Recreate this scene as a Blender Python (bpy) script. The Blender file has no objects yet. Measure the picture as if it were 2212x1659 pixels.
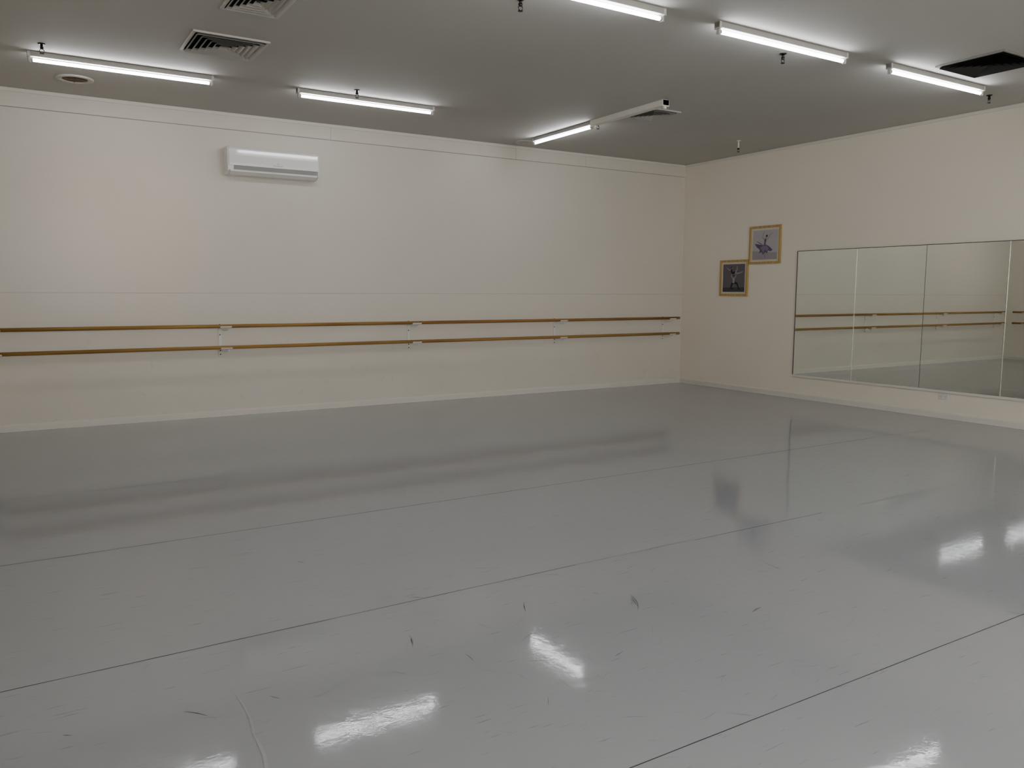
import bpy, bmesh, math, random
from mathutils import Vector, Matrix
random.seed(7)
S=bpy.context.scene; COL=S.collection
H=3.6; XL=-10.25; YF=-13.0
# ------------------------------------------------------------------ materials
def nt(name):
    m=bpy.data.materials.new(name); m.use_nodes=True
    n=m.node_tree; b=n.nodes["Principled BSDF"]; return m,n,b
def sock(b,k,v):
    b.inputs[k].default_value=v
def mat(name,col,rough=.5,metal=0,spec=.5,var=.04,scale=6,bump=0,bscale=60,coat=0):
    m,n,b=nt(name); N=n.nodes; L=n.links
    tc=N.new("ShaderNodeTexCoord"); ns=N.new("ShaderNodeTexNoise"); ns.inputs["Scale"].default_value=scale; ns.inputs["Detail"].default_value=2
    L.new(tc.outputs["Object"],ns.inputs["Vector"])
    mx=N.new("ShaderNodeMix"); mx.data_type='RGBA'
    mx.inputs[6].default_value=(*[c*(1-var) for c in col],1); mx.inputs[7].default_value=(*[min(1,c*(1+var)) for c in col],1)
    L.new(ns.outputs[0],mx.inputs[0]); L.new(mx.outputs[2],b.inputs["Base Color"])
    sock(b,"Roughness",rough); sock(b,"Metallic",metal); sock(b,"Specular IOR Level",spec); sock(b,"Coat Weight",coat)
    return m
M={}
def mth(n,op,a,b=None,c=None,clamp=False):
    x=n.nodes.new("ShaderNodeMath"); x.operation=op; x.use_clamp=clamp
    for i,v in enumerate((a,b,c)):
        if v is None: continue
        if isinstance(v,(int,float)): x.inputs[i].default_value=v
        else: n.links.new(v,x.inputs[i])
    return x.outputs[0]
def mixc(n,f,a,b):
    x=n.nodes.new("ShaderNodeMix"); x.data_type='RGBA'
    for k,v in ((0,f),(6,a),(7,b)):
        if isinstance(v,(int,float)): x.inputs[k].default_value=v
        elif isinstance(v,tuple): x.inputs[k].default_value=(*v,1)
        else: n.links.new(v,x.inputs[k])
    return x.outputs[2]
def wallmat(name,col,joints=False,rough=.5):
    m,n,b=nt(name); N=n.nodes; L=n.links
    g=N.new("ShaderNodeNewGeometry"); sp=N.new("ShaderNodeSeparateXYZ"); L.new(g.outputs["Position"],sp.inputs[0])
    ns=N.new("ShaderNodeTexNoise"); ns.inputs["Scale"].default_value=.9; ns.inputs["Detail"].default_value=5; L.new(g.outputs["Position"],ns.inputs["Vector"])
    c=mixc(n,ns.outputs[0],tuple(x*.955 for x in col),tuple(min(1,x*1.04) for x in col))
    if joints:
        d=mth(n,'ABSOLUTE',mth(n,'SUBTRACT',sp.outputs[2],1.487)); f=mth(n,'LESS_THAN',d,.0030)
        f=mth(n,'MULTIPLY',f,mth(n,'MULTIPLY',ns.outputs[0],.75))
        c=mixc(n,f,c,(.25,.23,.2))
        n4=N.new("ShaderNodeTexNoise"); n4.inputs["Scale"].default_value=7; n4.inputs["Detail"].default_value=6; L.new(g.outputs["Position"],n4.inputs["Vector"])
        low=mth(n,'LESS_THAN',sp.outputs[2],1.0)
        sm=mth(n,'MULTIPLY',mth(n,'GREATER_THAN',n4.outputs[0],.66),mth(n,'MULTIPLY',low,.06))
        c=mixc(n,sm,c,(.3,.28,.25))
    L.new(c,b.inputs["Base Color"]); sock(b,"Roughness",rough)
    n2=N.new("ShaderNodeTexNoise"); n2.inputs["Scale"].default_value=2.2; n2.inputs["Detail"].default_value=4; L.new(g.outputs["Position"],n2.inputs["Vector"])
    bp=N.new("ShaderNodeBump"); bp.inputs["Strength"].default_value=.10; bp.inputs["Distance"].default_value=.02
    L.new(n2.outputs[0],bp.inputs["Height"]); L.new(bp.outputs[0],b.inputs["Normal"])
    return m
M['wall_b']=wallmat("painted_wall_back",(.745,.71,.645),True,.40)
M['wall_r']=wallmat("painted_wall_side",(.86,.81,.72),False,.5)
M['trim']=mat("trim_gloss_white",(.78,.755,.70),.35,var=.02)
M['band']=mat("frieze_board_paint",(.745,.71,.645),.45,var=.03)
M['groove']=mat("groove_shadow_line",(.38,.365,.33),.8,var=.2,scale=4)
def ceilmat():
    m,n,b=nt("ceiling_paint"); N=n.nodes; L=n.links
    g=N.new("ShaderNodeNewGeometry")
    ns=N.new("ShaderNodeTexNoise"); ns.inputs["Scale"].default_value=.5; ns.inputs["Detail"].default_value=5; L.new(g.outputs["Position"],ns.inputs["Vector"])
    c=mixc(n,ns.outputs[0],(.55,.54,.505),(.63,.62,.58))
    L.new(c,b.inputs["Base Color"]); sock(b,"Roughness",.75)
    n2=N.new("ShaderNodeTexNoise"); n2.inputs["Scale"].default_value=1.5; n2.inputs["Detail"].default_value=3; L.new(g.outputs["Position"],n2.inputs["Vector"])
    bp=N.new("ShaderNodeBump"); bp.inputs["Strength"].default_value=.1; bp.inputs["Distance"].default_value=.02
    L.new(n2.outputs[0],bp.inputs["Height"]); L.new(bp.outputs[0],b.inputs["Normal"])
    return m
M['ceil']=ceilmat()
def floormat():
    m,n,b=nt("grey_dance_vinyl"); N=n.nodes; L=n.links
    g=N.new("ShaderNodeNewGeometry"); P=g.outputs["Position"]
    ns=N.new("ShaderNodeTexNoise"); ns.inputs["Scale"].default_value=.7; ns.inputs["Detail"].default_value=6; L.new(P,ns.inputs["Vector"])
    c=mixc(n,ns.outputs[0],(.385,.403,.435),(.41,.428,.46))
    f=None
    for ang,sc_,th in ((.5,1.0,.69),(-.9,1.2,.69)):
        mp=N.new("ShaderNodeMapping"); mp.inputs["Rotation"].default_value=(0,0,ang); mp.inputs["Scale"].default_value=(5*sc_,70*sc_,1); mp.inputs["Location"].default_value=(ang*7,3,0)
        L.new(P,mp.inputs["Vector"]); nz=N.new("ShaderNodeTexNoise"); nz.inputs["Scale"].default_value=1; nz.inputs["Detail"].default_value=2; L.new(mp.outputs[0],nz.inputs["Vector"])
        k=mth(n,'MULTIPLY',mth(n,'MULTIPLY',mth(n,'SUBTRACT',nz.outputs[0],th,clamp=True),16,clamp=True),.30)
        f=k if f is None else mth(n,'MAXIMUM',f,k)
    c=mixc(n,f,c,(.10,.11,.12))
    L.new(c,b.inputs["Base Color"])
    rn=N.new("ShaderNodeTexNoise"); rn.inputs["Scale"].default_value=14; rn.inputs["Detail"].default_value=8; rn.inputs["Roughness"].default_value=.8; L.new(P,rn.inputs["Vector"])
    r=mth(n,'MULTIPLY_ADD',mth(n,'MULTIPLY',mth(n,'SUBTRACT',rn.outputs[0],.38,clamp=True),4,clamp=True),.06,.03); L.new(r,b.inputs["Roughness"])
    sock(b,"Specular IOR Level",.43)
    b1=N.new("ShaderNodeTexNoise"); b1.inputs["Scale"].default_value=13; b1.inputs["Detail"].default_value=5; b1.inputs["Roughness"].default_value=.62; L.new(P,b1.inputs["Vector"])
    bp=N.new("ShaderNodeBump"); bp.inputs["Strength"].default_value=.019; bp.inputs["Distance"].default_value=.02; L.new(b1.outputs[0],bp.inputs["Height"])
    L.new(bp.outputs[0],b.inputs["Normal"])
    return m
M['floor']=floormat()
M['sc1']=mat("scuff_faint",(.24,.25,.27),.4,var=.3,scale=40,spec=.2)
M['sc2']=mat("scuff_dark",(.10,.105,.11),.4,var=.4,scale=40,spec=.1)
M['sc3']=mat("scuff_pale",(.435,.45,.48),.10,var=.05,scale=40,spec=.43)
M['se1']=mat("seam_faint",(.20,.21,.225),.5,var=.3,scale=1,spec=.1)
M['se2']=mat("seam_dark",(.09,.09,.093),.6,var=.3,scale=1,spec=0)
def woodmat(name,c1,c2,axis,rough=.45):
    m,n,b=nt(name); N=n.nodes; L=n.links
    tc=N.new("ShaderNodeTexCoord"); mp=N.new("ShaderNodeMapping"); s=[50,50,50]; s[axis]=1.2; mp.inputs["Scale"].default_value=s
    L.new(tc.outputs["Object"],mp.inputs["Vector"]); ns=N.new("ShaderNodeTexNoise"); ns.inputs["Scale"].default_value=1; ns.inputs["Detail"].default_value=4; L.new(mp.outputs[0],ns.inputs["Vector"])
    cr=N.new("ShaderNodeValToRGB"); cr.color_ramp.elements[0].position=.35; cr.color_ramp.elements[1].position=.65
    cr.color_ramp.elements[0].color=(*c1,1); cr.color_ramp.elements[1].color=(*c2,1); L.new(ns.outputs[0],cr.inputs[0]); L.new(cr.outputs[0],b.inputs["Base Color"]); sock(b,"Roughness",rough)
    sock(b,"Specular IOR Level",.35)
    return m
M['woodA']=woodmat("varnished_pine_rail",(.35,.205,.075),(.50,.32,.12),0)
M['woodB']=woodmat("darker_varnished_rail",(.31,.165,.062),(.43,.25,.095),0)
M['gold']=woodmat("golden_frame_wood",(.47,.33,.14),(.61,.45,.21),2)
M['white']=mat("white_powder_coat",(.78,.77,.74),.35,var=.02)
M['batten']=mat("batten_enamel_darkened",(.42,.41,.39),.5,var=.03,spec=.2)  # white enamel, colour darkened to offset the glare of the tube
M['batten2']=mat("unlit_batten_enamel",(.85,.83,.77),.4,var=.03)  # lighter copy of the batten enamel, brightened where no tube lights it
M['holder']=mat("lamp_holder_plastic",(.60,.59,.57),.4,var=.03)
M['ventf']=mat("vent_frame_white",(.62,.60,.56),.4,var=.03)
M['acw']=mat("air_conditioner_gloss_white",(.92,.92,.91),.12,var=.01,coat=.4)
M['acg']=mat("air_conditioner_grey_louvre",(.36,.36,.35),.4,var=.03)
M['black']=mat("black_void",(.01,.01,.01),.9,var=.1)
M['ventw']=mat("vent_white_metal",(.54,.53,.50),.45,var=.06)
M['ventg']=mat("vent_grey_edge",(.30,.30,.28),.45,var=.06)
M['ventd']=mat("vent_dark_metal",(.045,.045,.043),.6,var=.08)
M['brass']=mat("dark_sprinkler_metal",(.05,.045,.04),.35,metal=.8,var=.1)
M['rust']=mat("brown_speaker_cone",(.20,.13,.08),.7,var=.3,scale=30)
M['mat']=mat("cream_mat_board",(.70,.64,.53),.8,var=.01)
M['logo']=mat("logo_ink",(.38,.28,.27),.5)
M['edge']=mat("dark_mirror_edge",(.06,.065,.06),.4)
M['bevel']=mat("bright_mirror_bevel",(.85,.88,.84),.25,metal=.6,var=.02)
m,n,b=nt("silvered_mirror"); sock(b,"Metallic",1); sock(b,"Roughness",.005)
tc=n.nodes.new("ShaderNodeTexCoord"); ns=n.nodes.new("ShaderNodeTexNoise"); ns.inputs["Scale"].default_value=3; n.links.new(tc.outputs["Object"],ns.inputs["Vector"])
n.links.new(mixc(n,ns.outputs[0],(.80,.835,.80),(.825,.855,.82)),b.inputs["Base Color"]); M['mirror']=m
def emis(name,col,st):
    m=bpy.data.materials.new(name); m.use_nodes=True; n=m.node_tree; n.nodes.clear()
    e=n.nodes.new("ShaderNodeEmission"); o=n.nodes.new("ShaderNodeOutputMaterial"); n.links.new(e.outputs[0],o.inputs[0])
    e.inputs[0].default_value=(*col,1); e.inputs[1].default_value=st; return m
M['glow']=emis("fluorescent_glow",(.95,.95,1),37)
M['daylight']=emis("daylit_frosted_glass",(1,.975,.93),11)
# ------------------------------------------------------------------ mesh helpers
def bm_box(bm,lo,hi,mi=0,bev=0):
    r=bmesh.ops.create_cube(bm,size=1); vs=r['verts']
    for v in vs:
        v.co=Vector([lo[i]+(v.co[i]+.5)*(hi[i]-lo[i]) for i in range(3)])
    fs=list({f for v in vs for f in v.link_faces})
    for f in fs: f.material_index=mi
    if bev:
        es=list({e for v in vs for e in v.link_edges}); r=bmesh.ops.bevel(bm,geom=es,offset=bev,segments=2,profile=.5,affect='EDGES')
        for f in r['faces']: f.material_index=mi
def bm_cyl(bm,p1,p2,r1,r2=None,seg=20,mi=0):
    p1=Vector(p1);p2=Vector(p2); r2=r1 if r2 is None else r2
    d=p2-p1; q=d.to_track_quat('Z','Y').to_matrix().to_4x4()
    r=bmesh.ops.create_cone(bm,cap_ends=True,segments=seg,radius1=r1,radius2=r2,depth=d.length,matrix=Matrix.Translation((p1+p2)/2)@q)
    for v in r['verts']:
        for f in v.link_faces: f.material_index=mi; f.smooth=len(f.verts)==4
def bm_tube(bm,pts,r,seg=10,mi=0):
    pts=[Vector(p) for p in pts]; rings=[]
    for i,p in enumerate(pts):
        t=(pts[min(i+1,len(pts)-1)]-pts[max(i-1,0)]).normalized(); q=t.to_track_quat('Z','Y')
        rings.append([bm.verts.new(p+q@Vector((r*math.cos(a),r*math.sin(a),0))) for a in [2*math.pi*k/seg for k in range(seg)]])
    for a,b_ in zip(rings,rings[1:]):
        for k in range(seg):
            f=bm.faces.new((a[k],a[(k+1)%seg],b_[(k+1)%seg],b_[k])); f.smooth=True; f.material_index=mi
    bm.faces.new(rings[0][::-1]); bm.faces.new(rings[-1])
def mesh(name,bm,mats,parent=None,loc=(0,0,0),recalc=True):
    if recalc: bmesh.ops.recalc_face_normals(bm,faces=bm.faces)
    me=bpy.data.meshes.new(name); bm.to_mesh(me); bm.free()
    for k in mats: me.materials.append(M[k])
    o=bpy.data.objects.new(name,me); o.location=loc; COL.objects.link(o)
    if parent: o.parent=parent
    return o
def root(name,loc,label,cat,group=None,rz=0):
    o=bpy.data.objects.new(name,None); o.empty_display_size=.1; o.location=loc; o.rotation_euler=(0,0,rz); COL.objects.link(o)
    o["label"]=label; o["category"]=cat
    if group: o["group"]=group
    return o
def dup(rt,loc,rz=None,label=None):
    c=rt.copy(); c.location=loc
    if rz is not None: c.rotation_euler=(0,0,rz)
    if label: c["label"]=label
    COL.objects.link(c)
    def rec(a,b_):
        for ch in a.children:
            k=ch.copy(); k.parent=b_; COL.objects.link(k); rec(ch,k)
    rec(rt,c); return c
def struct(name,lo,hi,m,bev=0):
    bm=bmesh.new(); bm_box(bm,lo,hi,0,bev); o=mesh(name,bm,[m]); o["kind"]="structure"; return o
# ------------------------------------------------------------------ shell
T=.2
bm=bmesh.new(); bm_box(bm,(XL-T,YF-T,-.2),(T,T,0),0)
bmesh.ops.recalc_face_normals(bm,faces=bm.faces)
ZC=[.0004]
def strip(pts,ws,mi,z=None):
    if z is None: ZC[0]+=.0000012; z=ZC[0]
    n_=len(pts); Lf=[];Rt=[]
    for i in range(n_):
        a=Vector(pts[max(i-1,0)]);c=Vector(pts[min(i+1,n_-1)]); d=(c-a).normalized(); nn=Vector((-d.y,d.x)); p=Vector(pts[i])
        Lf.append(bm.verts.new((*(p+nn*ws[i]/2),z))); Rt.append(bm.verts.new((*(p-nn*ws[i]/2),z)))
    for i in range(n_-1):
        f=bm.faces.new((Rt[i],Rt[i+1],Lf[i+1],Lf[i])); f.material_index=mi
        f.normal_update()
        if f.normal.z<0: f.normal_flip()
def seam(y,x0,x1,w,mi,drift=0):
    k=24; pts=[];ws=[]
    for i in range(k+1):
        t=i/k; pts.append((x0+(x1-x0)*t,y+drift*t+random.uniform(-.0008,.0008))); ws.append(w*random.uniform(.85,1.15))
    strip(pts,ws,mi,.0003)
seam(-3.34,XL,-7.6,.005,4); seam(-4.97,XL,-1.9,.005,5); seam(-4.97,-1.9,-.3,.005,4)
seam(-6.64,XL,-7.0,.0042,5,.05); seam(-6.59,-7.0,-6.1,.0042,4); seam(-6.60,-6.1,-4.9,.0042,5); seam(-6.6,-4.9,-.3,.0042,4)
seam(-8.25,XL,-7.2,.0040,5); seam(-8.25,-7.2,-.3,.0040,5,-.02); seam(-9.9,XL,-.3,.004,5); seam(-11.5,XL,-.3,.004,5)
def scuff(x1,y1,x2,y2,w,mi,bend=.07):
    A=Vector((x1,y1));B=Vector((x2,y2)); d=B-A; nn=Vector((-d.y,d.x)); k=7; s=random.uniform(-bend,bend)
    pts=[];ws=[]
    for i in range(k):
        t=i/(k-1); pts.append(A+d*t+nn*s*math.sin(math.pi*t)); ws.append(w*(.15+.85*math.sin(math.pi*t))*random.uniform(.6,1.1))
    strip(pts,ws,mi)
for s in [(-9.15,-7.14,-9.08,-7.22,.005,2),(-7.03,-7.10,-7.13,-7.27,.005,2),(-7.045,-7.13,-7.10,-7.24,.004,2),(-7.04,-7.11,-7.11,-7.20,.007,1),(-6.68,-7.57,-6.59,-7.55,.005,2),(-6.65,-7.55,-6.60,-7.545,.006,1),(-6.07,-7.09,-6.08,-7.25,.004,2),(-6.09,-7.20,-6.04,-7.22,.003,2),
 (-6.28,-6.33,-6.14,-6.44,.004,1),(-7.54,-6.90,-7.60,-7.01,.005,2),(-8.06,-7.25,-8.06,-7.33,.003,2),(-8.18,-6.96,-8.22,-7.08,.010,1),(-8.19,-7.0,-8.205,-7.05,.005,2),(-8.31,-5.73,-8.28,-5.78,.005,2),
 (-9.53,-7.09,-9.50,-7.11,.004,2),(-8.15,-7.74,-8.06,-7.74,.003,1),(-8.0,-6.55,-7.93,-6.6,.004,2),(-5.2,-4.6,-5.05,-4.66,.004,1),(-6.4,-4.2,-6.2,-4.22,.006,1),(-5.6,-6.4,-5.45,-6.5,.004,1),(-6.9,-6.2,-6.87,-6.3,.004,1),(-7.86,-7.0,-7.83,-7.1,.004,1),(-8.02,-6.86,-7.98,-6.9,.004,1),(-6.2,-6.95,-6.12,-7.1,.003,1)]: scuff(*s)
for i in range(480):
    x=random.uniform(-9.6,-1.5) if i%3 else random.uniform(-8.4,-4.5); y=random.uniform(-8.6,-2.2) if i%3 else random.uniform(-8.3,-5.5); a=random.choice([.6,-.6,1.9,2.6,0])+random.uniform(-.4,.4); l=random.uniform(.02,.12)
    scuff(x,y,x+l*math.cos(a),y+l*math.sin(a),random.uniform(.0014,.0030),1 if random.random()<.88 else 2)
scuff(-8.96,-7.10,-8.985,-7.50,.012,3,.10); scuff(-8.975,-7.38,-9.02,-7.78,.016,3,.06); scuff(-7.18,-7.77,-6.93,-7.92,.003,3,.02)
o=mesh("floor",bm,['floor','sc1','sc2','sc3','se1','se2'],recalc=False); o["kind"]="structure"
struct("ceiling",(XL-T,YF-T,H),(T,T,H+.2),'ceil')
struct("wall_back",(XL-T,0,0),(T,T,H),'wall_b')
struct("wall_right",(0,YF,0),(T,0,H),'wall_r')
def winwall(name,axis,c0,c1,u0,u1,wins,z0,z1,inner):
    bm=bmesh.new()
    def bx(ua,ub,za,zb):
        lo=[0,0,za];hi=[0,0,zb]; lo[axis],hi[axis]=c0,c1; lo[1-axis],hi[1-axis]=ua,ub; bm_box(bm,lo,hi)
    bx(u0,u1,0,z0); bx(u0,u1,z1,H)
    xs=[u0]+[x for w in wins for x in w]+[u1]
    for i in range(0,len(xs),2): bx(xs[i],xs[i+1],z0,z1)
    o=mesh(name,bm,['wall_r']); o["kind"]="structure"
WN=[0]
def window(axis,inner,sgn,a,b_,z0,z1):
    WN[0]+=1; bm=bmesh.new()
    def bx(ua,ub,za,zb,d0,d1,mi):
        lo=[0,0,za];hi=[0,0,zb]; p,q=sorted((inner+sgn*d0,inner+sgn*d1)); lo[axis],hi[axis]=p,q; lo[1-axis],hi[1-axis]=ua,ub; bm_box(bm,lo,hi,mi)
    bx(a,b_,z0,z1,.12,.14,1)
    for u0,u1,v0,v1 in ((a,a+.06,z0,z1),(b_-.06,b_,z0,z1),(a+.06,b_-.06,z0,z0+.06),(a+.06,b_-.06,z1-.06,z1),((a+b_)/2-.025,(a+b_)/2+.025,z0+.06,z1-.06)): bx(u0,u1,v0,v1,.06,.12,0)
    o=mesh("window_%d"%WN[0],bm,['trim','daylight']); o["kind"]="structure"
winwall("wall_front",1,YF-T,YF,XL-T,T,[(-9.2,-6.9),(-5.6,-2.6)],1.1,2.9,YF)
for a,b_ in [(-9.2,-6.9),(-5.6,-2.6)]: window(1,YF,-1,a,b_,1.1,2.9)
winwall("wall_left",0,XL-T,XL,YF,0,[(-12.7,-10.9)],1.0,2.9,XL)
window(0,XL,-1,-12.7,-10.9,1.0,2.9)  # unseen side window, added to brighten the right wall
def skirt(name,p,q,nrm):
    bm=bmesh.new(); prof=[(0,0),(.016,0),(.016,.062),(.013,.072),(.007,.078),(0,.08)]
    p=Vector(p);q=Vector(q);nn=Vector(nrm)
    A=[bm.verts.new(p+nn*a+Vector((0,0,z))) for a,z in prof]; B=[bm.verts.new(q+nn*a+Vector((0,0,z))) for a,z in prof]
    for i in range(len(prof)): j=(i+1)%len(prof); bm.faces.new((A[i],A[j],B[j],B[i]))
    bm.faces.new(A[::-1]); bm.faces.new(B)
    o=mesh(name,bm,['trim']); o["kind"]="structure"
skirt("baseboard_back",(XL,0,0),(0,0,0),(0,-1,0))
skirt("baseboard_right",(0,-.016,0),(0,YF,0),(-1,0,0))
skirt("baseboard_left",(XL,-.016,0),(XL,YF,0),(1,0,0))
bm=bmesh.new(); xs=[XL,-6.05,-3.30,-2.05,0]
for a,b_ in zip(xs,xs[1:]): bm_box(bm,(a+.001,-.008,3.410),(b_-.001,0,3.56),0,.001)
bm_box(bm,(XL,-.003,3.404),(0,0,3.410),1)
o=mesh("trim_1",bm,['band','groove']); o["kind"]="structure"
struct("trim_2",(XL,-.020,3.56),(0,0,3.6),'trim',.006)
struct("trim_3",(-.018,YF,3.56),(0,-.020,3.6),'trim',.006)
# ------------------------------------------------------------------ ceiling battens
def batten(L,tube=True,w=.028,h=.045):
    rt=root("ceiling_light",(0,0,H),"","light")
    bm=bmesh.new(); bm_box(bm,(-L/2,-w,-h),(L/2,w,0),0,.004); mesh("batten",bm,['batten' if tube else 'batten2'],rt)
    for s in (-1,1):
        bm=bmesh.new(); x=s*(L/2-.012)
        bm_box(bm,(x-.012,-w-.002,-h-.007),(x+.012,w+.002,-.0005),0,.003)
        bm_box(bm,(x-.011-s*.006,-.017,-.094),(x+.011-s*.006,.017,-.050),0,.006)
        bm_cyl(bm,(x-s*.018,0,-.072),(x-s*.030,0,-.072),.0155,mi=0)
        mesh("lamp_holder",bm,['holder' if tube else 'batten2'],rt)
    if tube:
        bm=bmesh.new(); e=L/2-.045
        bm_cyl(bm,(-e,0,-.072),(e,0,-.072),.0145,seg=12,mi=0)
        bmesh.ops.delete(bm,geom=[f for f in bm.faces if len(f.verts)>4],context='FACES_ONLY')
        o=mesh("tube",bm,['glow'],rt); o["label"]="glowing white fluorescent tube"
    return rt
G="fluorescent tube lights on the ceiling"
Lb=1.57
base=batten(Lb); base.location=(-8.57,-1.60,H); base["group"]=G
base["label"]="lit white single-tube fluorescent light beside a dark sprinkler"
dup(base,(-6.17,-1.58,H),label="lit white single-tube fluorescent light near the air conditioner")
dup(base,(-4.03,-5.38,H),label="added unseen fluorescent light on grey ceiling")
dup(base,(-1.87,-5.40,H),label="lit white fluorescent light beside a black ceiling vent")
dup(base,(-6.13,-5.36,H),label="added unseen fluorescent light on grey ceiling")
for x,y in ((-8.5,-5.36),(-8.3,-9.6),(-3.2,-9.6)): dup(base,(x,y,H),label="added unseen fluorescent light on grey ceiling")  # unseen lights added; the first fills a dark area of floor
c1=batten(1.32); c1.location=(-3.40,-1.29,H); c1.rotation_euler=(0,0,math.pi/2); c1["group"]=G; c1["label"]="lit short fluorescent light joined to an unlit batten"
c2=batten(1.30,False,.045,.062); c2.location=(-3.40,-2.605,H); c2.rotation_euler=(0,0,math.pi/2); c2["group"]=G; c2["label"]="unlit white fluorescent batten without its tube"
# ------------------------------------------------------------------ ceiling diffusers
def vent(cx,cy,sx,sy,blade,frame,rings,label,drop=.03,w=.035):
    rt=root("ceiling_vent",(cx,cy,H),label,"air vent")
    bm=bmesh.new(); hx,hy=sx/2,sy/2
    bm_box(bm,(-hx,-hy,-.016),(hx,-hy+w,0),0,.003); bm_box(bm,(-hx,hy-w,-.016),(hx,hy,0),0,.003)
    bm_box(bm,(-hx,-hy+w,-.016),(-hx+w,hy-w,0),0,.003); bm_box(bm,(hx-w,-hy+w,-.016),(hx,hy-w,0),0,.003)
    mesh("vent_frame",bm,[frame],rt)
    bm=bmesh.new(); bm_box(bm,(-hx+w,-hy+w,-.004),(hx-w,hy-w,-.001)); mesh("duct_shade_plate",bm,['black'],rt)  # flat black plate paints the darkness of the duct recess
    bm=bmesh.new()
    ax,ay=hx-w-.004,hy-w-.004
    for i in range(rings):
        f=1-i/rings; ox,oy=ax*f,ay*f; k=.62/rings; ix,iy=ax*(f-k),ay*(f-k)
        lo=[(-ox,-oy),(ox,-oy),(ox,oy),(-ox,oy)]; hi=[(-ix,-iy),(ix,-iy),(ix,iy),(-ix,iy)]
        for th in (0,.0015):
            A=[bm.verts.new((*p,-drop+th)) for p in lo]; B=[bm.verts.new((*p,-.006+th*.5)) for p in hi]
            for j in range(4): q=(j+1)%4; bm.faces.new((A[j],A[q],B[q],B[j]))
    mesh("louvres",bm,[blade],rt); return rt
vent(-7.92,-2.70,.62,.62,'ventw','ventf',6,"square white four-way louvred air conditioning vent",.03,.026)
vent(-7.945,-3.93,.43,.56,'ventw','ventf',5,"square white louvred air conditioning vent",.022,.026)
vent(-1.89,-5.88,.64,.62,'ventd','ventg',6,"square black louvred vent beside a fluorescent light",.03,.022)
vent(-3.06,-2.66,.42,.50,'ventw','ventw',5,"small white louvred vent beside an unlit batten")
def roundfit(x,y,r,label,core):
    rt=root("ceiling_speaker",(x,y,H),label,"speaker")
    bm=bmesh.new(); seg=40; prof=[(r,0),(r,-.008),(r*.93,-.016),(r*.72,-.012),(r*.66,-.003)]
    rings=[[bm.verts.new((a*math.cos(2*math.pi*k/seg),a*math.sin(2*math.pi*k/seg),z)) for k in range(seg)] for a,z in prof]
    for a,b_ in zip(rings,rings[1:]):
        for k in range(seg): f=bm.faces.new((a[k],a[(k+1)%seg],b_[(k+1)%seg],b_[k])); f.smooth=True
    mesh("rim",bm,['ventf'],rt)
    bm=bmesh.new(); bm_cyl(bm,(0,0,-.002),(0,0,-.006),r*.66,seg=32,mi=0)
    bm_cyl(bm,(0,0,-.006),(0,0,-.012),r*.42,r*.30,seg=24,mi=0)
    bm_box(bm,(-r*.6,-.006,-.014),(r*.6,.006,-.006)); bm_box(bm,(-.006,-r*.6,-.014),(.006,r*.6,-.006))
    mesh("grille",bm,[core],rt); return rt
roundfit(-8.93,-.76,.17,"round white ceiling speaker with brown centre",'rust')
roundfit(-3.36,-.33,.13,"round white ceiling fitting at a fluorescent light end",'ventf')
def sprinkler(loc,mt,ln,label):
    rt=root("ceiling_sprinkler",loc,label,"sprinkler","fire sprinklers on the ceiling")
    bm=bmesh.new(); bm_cyl(bm,(0,0,0),(0,0,-.008),.032,.022,24); bm_cyl(bm,(0,0,-.008),(0,0,-ln),.011,seg=12); mesh("pipe",bm,[mt],rt)
    bm=bmesh.new(); bm_cyl(bm,(0,0,-ln),(0,0,-ln-.018),.016,.013,6)
    bm_tube(bm,[(.010,0,-ln-.016),(.018,0,-ln-.028),(.014,0,-ln-.042),(.002,0,-ln-.050)],.003,6)
    bm_tube(bm,[(-.010,0,-ln-.016),(-.018,0,-ln-.028),(-.014,0,-ln-.042),(-.002,0,-ln-.050)],.003,6)
    bm_cyl(bm,(0,0,-ln-.050),(0,0,-ln-.053),.018,seg=12); mesh("sprinkler_head",bm,['brass'],rt); return rt
for x,y in ((-9.25,-1.90),(-6.40,-1.84),(-6.36,-4.97),(-3.70,-5.08),(-.66,-5.24),(-3.30,-1.92)):
    sprinkler((x,y,H),'brass',.03,"small dark metal pendant fire sprinkler")
sprinkler((-.92,-2.0,H),'white',.10,"fire sprinkler on a longer white pipe")
# ------------------------------------------------------------------ air conditioner
rt=root("air_conditioner",(-6.82,0,2.875),"white glossy wall-mounted split air conditioner with grey louvre","air conditioner")
W=1.085
def extr(name,prof,x0,x1,mats,bev=0,smooth=True):
    bm=bmesh.new(); A=[bm.verts.new((x0,y,z*.97)) for y,z in prof]; B=[bm.verts.new((x1,y,z*.97)) for y,z in prof]
    for i in range(len(prof)): j=(i+1)%len(prof); f=bm.faces.new((A[i],A[j],B[j],B[i]))
    bm.faces.new(A[::-1]); bm.faces.new(B)
    if bev: bmesh.ops.bevel(bm,geom=bm.edges[:],offset=bev,segments=2,profile=.5,affect='EDGES')
    return mesh(name,bm,mats,rt)
extr("body",[(0,.32),(-.16,.32),(-.188,.305),(-.196,.27),(-.196,.09),(-.185,.045),(-.12,.010),(0,0)],-W/2+.012,W/2-.012,['acw'],.003)
for s in (-1,1):
    x0,x1=sorted((s*(W/2-.012),s*W/2))
    extr("side_cap",[(0,.322),(-.168,.322),(-.196,.308),(-.206,.27),(-.207,.085),(-.196,.035),(-.12,0),(0,-.002)],x0,x1,['acw'],.004)
extr("front_panel",[(-.190,.318),(-.198,.310),(-.206,.29),(-.210,.22),(-.210,.13),(-.208,.100),(-.196,.100),(-.190,.104)],-W/2+.014,W/2-.014,['acw'],.001)
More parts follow.
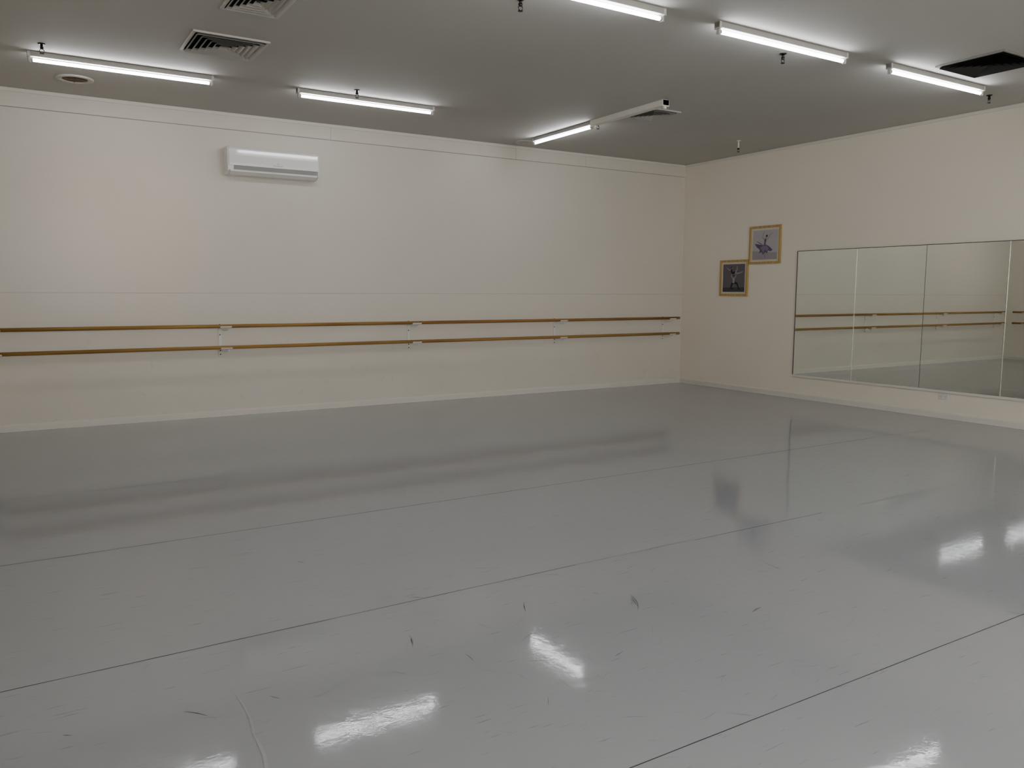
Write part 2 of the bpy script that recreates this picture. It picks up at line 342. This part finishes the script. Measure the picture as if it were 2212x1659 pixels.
extr("outlet_grille",[(-.197,.099),(-.2045,.095),(-.197,.052),(-.188,.054)],-W/2+.07,W/2-.02,['acg'])
extr("flap",[(-.190,.050),(-.201,.050),(-.197,.030),(-.130,.0),(-.110,-.002),(-.104,.006),(-.12,.014)],-W/2+.03,W/2-.02,['acw'],.001)
cu=bpy.data.curves.new("brand",'FONT'); cu.body="Westinghouse"; cu.size=.020; cu.align_x='CENTER'; tmp=bpy.data.objects.new("tmp",cu); COL.objects.link(tmp)
bpy.context.view_layer.update(); me=bpy.data.meshes.new_from_object(tmp); bpy.data.objects.remove(tmp)
me.materials.clear(); me.materials.append(M['logo'])
lo=bpy.data.objects.new("lettering",me); COL.objects.link(lo); lo.parent=rt; lo.location=(.04,-.2115,.116); lo.rotation_euler=(math.radians(90),0,0)
bm=bmesh.new(); seg=20
o1=[bm.verts.new((.010*math.cos(2*math.pi*k/seg)+.04,-.2118,.146+.010*math.sin(2*math.pi*k/seg))) for k in range(seg)]
o2=[bm.verts.new((.0085*math.cos(2*math.pi*k/seg)+.04,-.2118,.146+.0085*math.sin(2*math.pi*k/seg))) for k in range(seg)]
for k in range(seg): bm.faces.new((o1[k],o1[(k+1)%seg],o2[(k+1)%seg],o2[k]))
pts=[(-.006,.0035),(-.003,-.0045),(0,.0025),(.003,-.0045),(.006,.0035)]
for a,b_ in zip(pts,pts[1:]):
    bm.faces.new([bm.verts.new((.04+x,-.2118,.146+z)) for x,z in ((a[0]-.0007,a[1]),(a[0]+.0007,a[1]),(b_[0]+.0007,b_[1]),(b_[0]-.0007,b_[1]))])
mesh("logo",bm,['logo'],rt)
# ------------------------------------------------------------------ barres
ZU,ZL,OFF,RR=1.100,.848,.20,.021
def bracket(rt,x,pos=1):
    bm=bmesh.new()
    bm_box(bm,(x-.018,-.008,.735),(x+.018,0,1.135),0,.001)
    for z in (.755,.80,.99,1.115): bm_cyl(bm,(x,-.008,z),(x,-.013,z),.008,.005,10,1)
    mesh("bracket",bm,['white','edge'],rt)
    for z in (ZU,ZL):
        bm=bmesh.new()
        bm_box(bm,(x-.013,-.030,z-.040),(x+.013,-.008,z-.004),0,.002)
        pts=[(x,-.02,z-.022),(x,-.07,z-.024),(x+.01,-.12,z-.040),(x+.03,-.165,z-.050),(x+.05,-.192,z-.044),(x+.055,-.2,z-.026)]
        bm_tube(bm,pts,.009,8)
        seg=8; r0,r1=RR+.0008,RR+.005; xa,xb=x-.035,x+.095
        for k in range(seg):
            a0=math.pi+math.pi*k/seg; a1=math.pi+math.pi*(k+1)/seg
            v=[bm.verts.new((xx,-OFF+rr*math.cos(a),z+rr*math.sin(a))) for xx in (xa,xb) for rr in (r0,r1) for a in (a0,a1)]
            for q in ((0,1,5,4),(2,3,7,6),(0,1,3,2),(4,5,7,6),(0,2,6,4),(1,3,7,5)): bm.faces.new([v[i] for i in q])
        mesh("rail_cradle",bm,['white'],rt)
def barre(loc,rz,x0,x1,brs,woods,label):
    rt=root("ballet_barre",loc,label,"ballet barre","wall-mounted double ballet barres",rz)
    for z,wd in ((ZU,woods[0]),(ZL,woods[1])):
        bm=bmesh.new(); bm_cyl(bm,(x0,-OFF,z),(x1,-OFF,z),RR,seg=24,mi=0); bm_cyl(bm,(x1,-OFF,z),(x1+.004,-OFF,z),RR,RR*.85,seg=24,mi=0)
        mesh("rail",bm,[wd],rt)
    for x in brs: bracket(rt,x)
barre((0,0,0),0,-9.93,-4.945,(-9.80,-7.48,-5.01),('woodA','woodA'),"pale varnished double wooden ballet barre on white brackets")
barre((0,0,0),0,-4.935,-.235,(-2.60,-.42),('woodB','woodA'),"darker varnished double wooden ballet barre ending near corner")
barre((XL,0,0),math.pi/2,-5.3,-.30,(-5.1,-2.7,-.6),('woodA','woodA'),"varnished double wooden ballet barre on the side wall")
# ------------------------------------------------------------------ mirror
rt=root("wall_mirror",(0,-2.34,.345),"long frameless mirror in tall joined glass panels","mirror")
ys=[0,-.953,-1.918,-2.895,-3.85,-4.81,-5.77]; Hm=1.757
for i,(a,b_) in enumerate(zip(ys,ys[1:])):
    bm=bmesh.new(); bm_box(bm,(-.012,b_+.0015,0),(-.006,a-.0015,Hm),1)
    for f in bm.faces:
        if f.calc_center_median().x<-.0119: f.material_index=0
    bmesh.ops.recalc_face_normals(bm,faces=bm.faces)
    o=mesh("mirror_panel",bm,['mirror','edge'],rt)
    t=[0,.02,-.02,.08,0,0][i]; o.rotation_euler=(0,0,math.radians(t)*.4)
    if i<5:
        bm=bmesh.new(); bm_box(bm,(-.0135,b_-.0022,0),(-.006,b_+.0022,Hm)); mesh("panel_joint",bm,['bevel' if i in(0,2) else 'edge'],rt)
bm=bmesh.new(); bm_box(bm,(-.006,ys[-1],.0),(0,0,Hm)); mesh("backing_board",bm,['edge'],rt)
bm=bmesh.new(); bm_box(bm,(-.020,ys[-1]-.02,-.032),(0,.012,-.001),0,.003); mesh("ledge",bm,['trim'],rt)
bm=bmesh.new(); bm_box(bm,(-.016,ys[-1],Hm),(0,0,Hm+.007),0); bm_box(bm,(-.016,0,0),(0,.006,Hm+.007),0); mesh("edge_strip",bm,['edge'],rt)
# ------------------------------------------------------------------ framed pictures
def cmat(name,c): M[name]=mat(name,c,.5,var=.04)
cmat('p_light',(.38,.36,.385)); cmat('p_light2',(.50,.48,.50)); cmat('p_purple',(.16,.12,.21)); cmat('p_purple2',(.28,.23,.33)); cmat('p_skin',(.38,.28,.25)); cmat('p_hair',(.05,.04,.04))
cmat('p_dark',(.085,.078,.09)); cmat('p_dark2',(.175,.16,.185)); cmat('p_pale',(.42,.375,.37)); cmat('p_black',(.03,.028,.034))
def limb(bm,pts,ws,mi,x):
    n=len(pts); Lf=[];Rt=[]
    for i in range(n):
        a=Vector(pts[max(i-1,0)]);c=Vector(pts[min(i+1,n-1)]); d=(c-a).normalized(); nn=Vector((-d.y,d.x)); p=Vector(pts[i])
        Lf.append(p+nn*ws[i]/2); Rt.append(p-nn*ws[i]/2)
    poly(bm,Lf+Rt[::-1],mi,x,strip=n)
def poly(bm,pts,mi,x,strip=0):
    v=[bm.verts.new((x,-p[0],p[1])) for p in pts]
    if strip:
        for i in range(strip-1):
            f=bm.faces.new((v[i],v[i+1],v[2*strip-2-i],v[2*strip-1-i])); f.material_index=mi
    else:
        f=bm.faces.new(v); f.material_index=mi
def disc(bm,c,r,mi,x): poly(bm,[(c[0]+r*math.cos(k*math.pi/8),c[1]+r*math.sin(k*math.pi/8)) for k in range(16)],mi,x)
def picture(y0,y1,z0,z1,label,draw,mats):
    rt=root("framed_picture",(0,(y0+y1)/2,z0),label,"picture","framed dance photographs on the wall")
    w=(y0-y1); h=z1-z0; fw=.032
    bm=bmesh.new()
    bm_box(bm,(-.024,-w/2,0),(0,w/2,fw),0,.004); bm_box(bm,(-.024,-w/2,h-fw),(0,w/2,h),0,.004)
    bm_box(bm,(-.024,-w/2,fw),(0,-w/2+fw,h-fw),0,.004); bm_box(bm,(-.024,w/2-fw,fw),(0,w/2,h-fw),0,.004)
    mesh("picture_frame",bm,['gold'],rt)
    bm=bmesh.new(); bm_box(bm,(-.011,-w/2+fw,fw),(-.001,w/2-fw,h-fw)); mesh("mat_board",bm,['mat'],rt)
    bm=bmesh.new(); m_=.064; iw=w-2*m_; ih=h-2*m_
    def tr(p): return (-iw/2+p[0]*iw, m_+p[1]*ih)
    bm_box(bm,(-.0125,-iw/2,m_),(-.0111,iw/2,h-m_),0)
    draw(bm,tr,iw)
    me=mesh("dance_photograph",bm,mats,rt)
def d1(bm,t,s):
    x=-.0129
    poly(bm,[t(p) for p in ((0,0),(1,0),(1,.22),(0,.30))],1,x)
    for k,(pp,mi) in enumerate([([(.44,.50),(.56,.50),(.68,.44),(.82,.32),(.74,.27),(.64,.30),(.60,.20),(.52,.26),(.44,.16),(.38,.25),(.28,.22),(.30,.34),(.18,.42),(.08,.55),(.22,.53),(.36,.50)],2),
        ([(.46,.49),(.54,.49),(.66,.38),(.60,.26),(.52,.34),(.44,.22),(.38,.34),(.30,.40)],3),([(.36,.50),(.22,.58),(.12,.66),(.26,.60),(.42,.52)],3)]):
        poly(bm,[t(p) for p in pp],mi,x-.0002*(k+1))
    limb(bm,[t(p) for p in ((.50,.34),(.51,.20),(.52,.06),(.52,.02))],[.05*s,.04*s,.028*s,.012*s],4,x-.0001)
    limb(bm,[t(p) for p in ((.50,.47),(.50,.56),(.52,.66),(.53,.71))],[.08*s,.06*s,.085*s,.04*s],2,x-.0008)
    limb(bm,[t(p) for p in ((.56,.68),(.64,.72),(.70,.82),(.78,.90))],[.03*s,.026*s,.02*s,.012*s],4,x-.0008)
    limb(bm,[t(p) for p in ((.48,.68),(.40,.74),(.42,.86),(.48,.95))],[.03*s,.026*s,.02*s,.012*s],4,x-.0008)
    limb(bm,[t(p) for p in ((.53,.69),(.54,.75))],[.03*s,.026*s],4,x-.0009)
    disc(bm,t((.55,.78)),.038*s,4,x-.0010); disc(bm,t((.575,.80)),.034*s,5,x-.0012)
def d2(bm,t,s):
    x=-.0129
    poly(bm,[t(p) for p in ((0,0),(1,0),(1,.16),(0,.16))],1,x)
    limb(bm,[t(p) for p in ((.50,.10),(.38,.14),(.44,.30),(.50,.36))],[.05*s,.07*s,.08*s,.10*s],3,x-.0002)
    limb(bm,[t(p) for p in ((.52,.34),(.66,.30),(.74,.12),(.82,.08))],[.08*s,.07*s,.045*s,.025*s],3,x-.0003)
    limb(bm,[t(p) for p in ((.50,.32),(.50,.42),(.50,.50))],[.10*s,.08*s,.11*s],2,x-.0004)
    limb(bm,[t(p) for p in ((.56,.50),(.61,.58),(.56,.66))],[.035*s,.03*s,.02*s],2,x-.0005)
    limb(bm,[t(p) for p in ((.44,.50),(.39,.58),(.42,.66))],[.035*s,.03*s,.02*s],2,x-.0005)
    disc(bm,t((.50,.56)),.034*s,2,x-.0006); disc(bm,t((.50,.575)),.031*s,4,x-.0007)
    limb(bm,[t(p) for p in ((.42,.66),(.50,.69),(.58,.72))],[.06*s,.075*s,.065*s],3,x-.0008)
    limb(bm,[t(p) for p in ((.56,.70),(.68,.66),(.84,.70),(.93,.74))],[.05*s,.04*s,.03*s,.012*s],2,x-.0009)
    limb(bm,[t(p) for p in ((.58,.72),(.66,.82),(.64,.94))],[.045*s,.038*s,.016*s],2,x-.0009)
    limb(bm,[t(p) for p in ((.44,.67),(.38,.78),(.40,.82))],[.065*s,.075*s,.04*s],3,x-.0010)
    limb(bm,[t(p) for p in ((.36,.78),(.24,.82),(.14,.90))],[.03*s,.024*s,.012*s],2,x-.0011)
    disc(bm,t((.40,.87)),.034*s,2,x-.0012); disc(bm,t((.385,.885)),.031*s,4,x-.0013)
picture(-1.44,-2.03,1.945,2.505,"gold-framed photo of a dancer in a purple skirt",d1,['p_light2','p_light','p_purple','p_purple2','p_skin','p_hair'])
picture(-.86,-1.43,1.465,2.02,"gold-framed dark photo of one dancer lifting another",d2,['p_dark2','p_dark','p_pale','p_black','p_hair'])
# ------------------------------------------------------------------ power outlet
rt=root("power_outlet",(0,-4.575,.235),"white double power outlet on the wall under the mirror","power outlet")
bm=bmesh.new(); bm_box(bm,(-.009,-.058,0),(0,.058,.072),0,.003); mesh("cover_plate",bm,['white'],rt)
for s in (-1,1):
    bm=bmesh.new(); y=s*.030
    for dy,rz in ((-.008,.5),(.008,-.5)):
        mm=Matrix.Translation((-.0095,y+dy,.034))@Matrix.Rotation(rz,4,'X')@Matrix.Diagonal((.001,.0025,.010,1)); bmesh.ops.create_cube(bm,size=1,matrix=mm)
    bm_box(bm,(-.010,y-.0012,.014),(-.009,y+.0012,.023)); mesh("socket",bm,['edge'],rt)
    bm=bmesh.new(); bm_box(bm,(-.013,y*.45-.005,.050),(-.009,y*.45+.005,.062),0,.001); mesh("switch",bm,['white'],rt)
# ------------------------------------------------------------------ extra daylight
def lamp(name,kind,loc,target,energy,col,**k):
    l=bpy.data.lights.new(name,kind); l.energy=energy; l.color=col
    for a,v in k.items(): setattr(l,a,v)
    o=bpy.data.objects.new(name,l); o.location=loc; o.rotation_euler=(Vector(target)-Vector(loc)).to_track_quat('-Z','Y').to_euler(); COL.objects.link(o); return o
lamp("sun_bounce_warm",'SPOT',(-8.0,-12.8,2.0),(-8.35,0,2.40),650,(1,.66,.42),spot_size=math.radians(11),spot_blend=1,shadow_soft_size=.5)
lamp("sky_bounce_cool",'SPOT',(-8.6,-12.8,2.0),(-9.0,0,1.85),260,(.62,.72,1),spot_size=math.radians(8),spot_blend=1,shadow_soft_size=.4)
w=bpy.data.worlds.new("world"); S.world=w; w.use_nodes=True; w.node_tree.nodes["Background"].inputs[0].default_value=(.5,.6,.8,1); w.node_tree.nodes["Background"].inputs[1].default_value=.3
# ------------------------------------------------------------------ camera
cd=bpy.data.cameras.new("camera"); cam=bpy.data.objects.new("camera",cd); COL.objects.link(cam); S.camera=cam
yaw,pitch,roll,f=0.55353,-0.11276,0.00357,1745.3
F=Vector((math.sin(yaw)*math.cos(pitch),math.cos(yaw)*math.cos(pitch),math.sin(pitch))); R=Vector((math.cos(yaw),-math.sin(yaw),0)); U=R.cross(F)
R2=R*math.cos(roll)+U*math.sin(roll); U2=-R*math.sin(roll)+U*math.cos(roll)
cam.matrix_world=Matrix(((R2.x,U2.x,-F.x,-9.59756),(R2.y,U2.y,-F.y,-10.1121),(R2.z,U2.z,-F.z,1.50689),(0,0,0,1)))
cd.sensor_fit='HORIZONTAL'; cd.sensor_width=36; cd.lens=36*f/2212; cd.clip_start=.05
S.view_settings.view_transform='AgX'; S.view_settings.look='AgX - Medium High Contrast'; S.view_settings.exposure=-.6
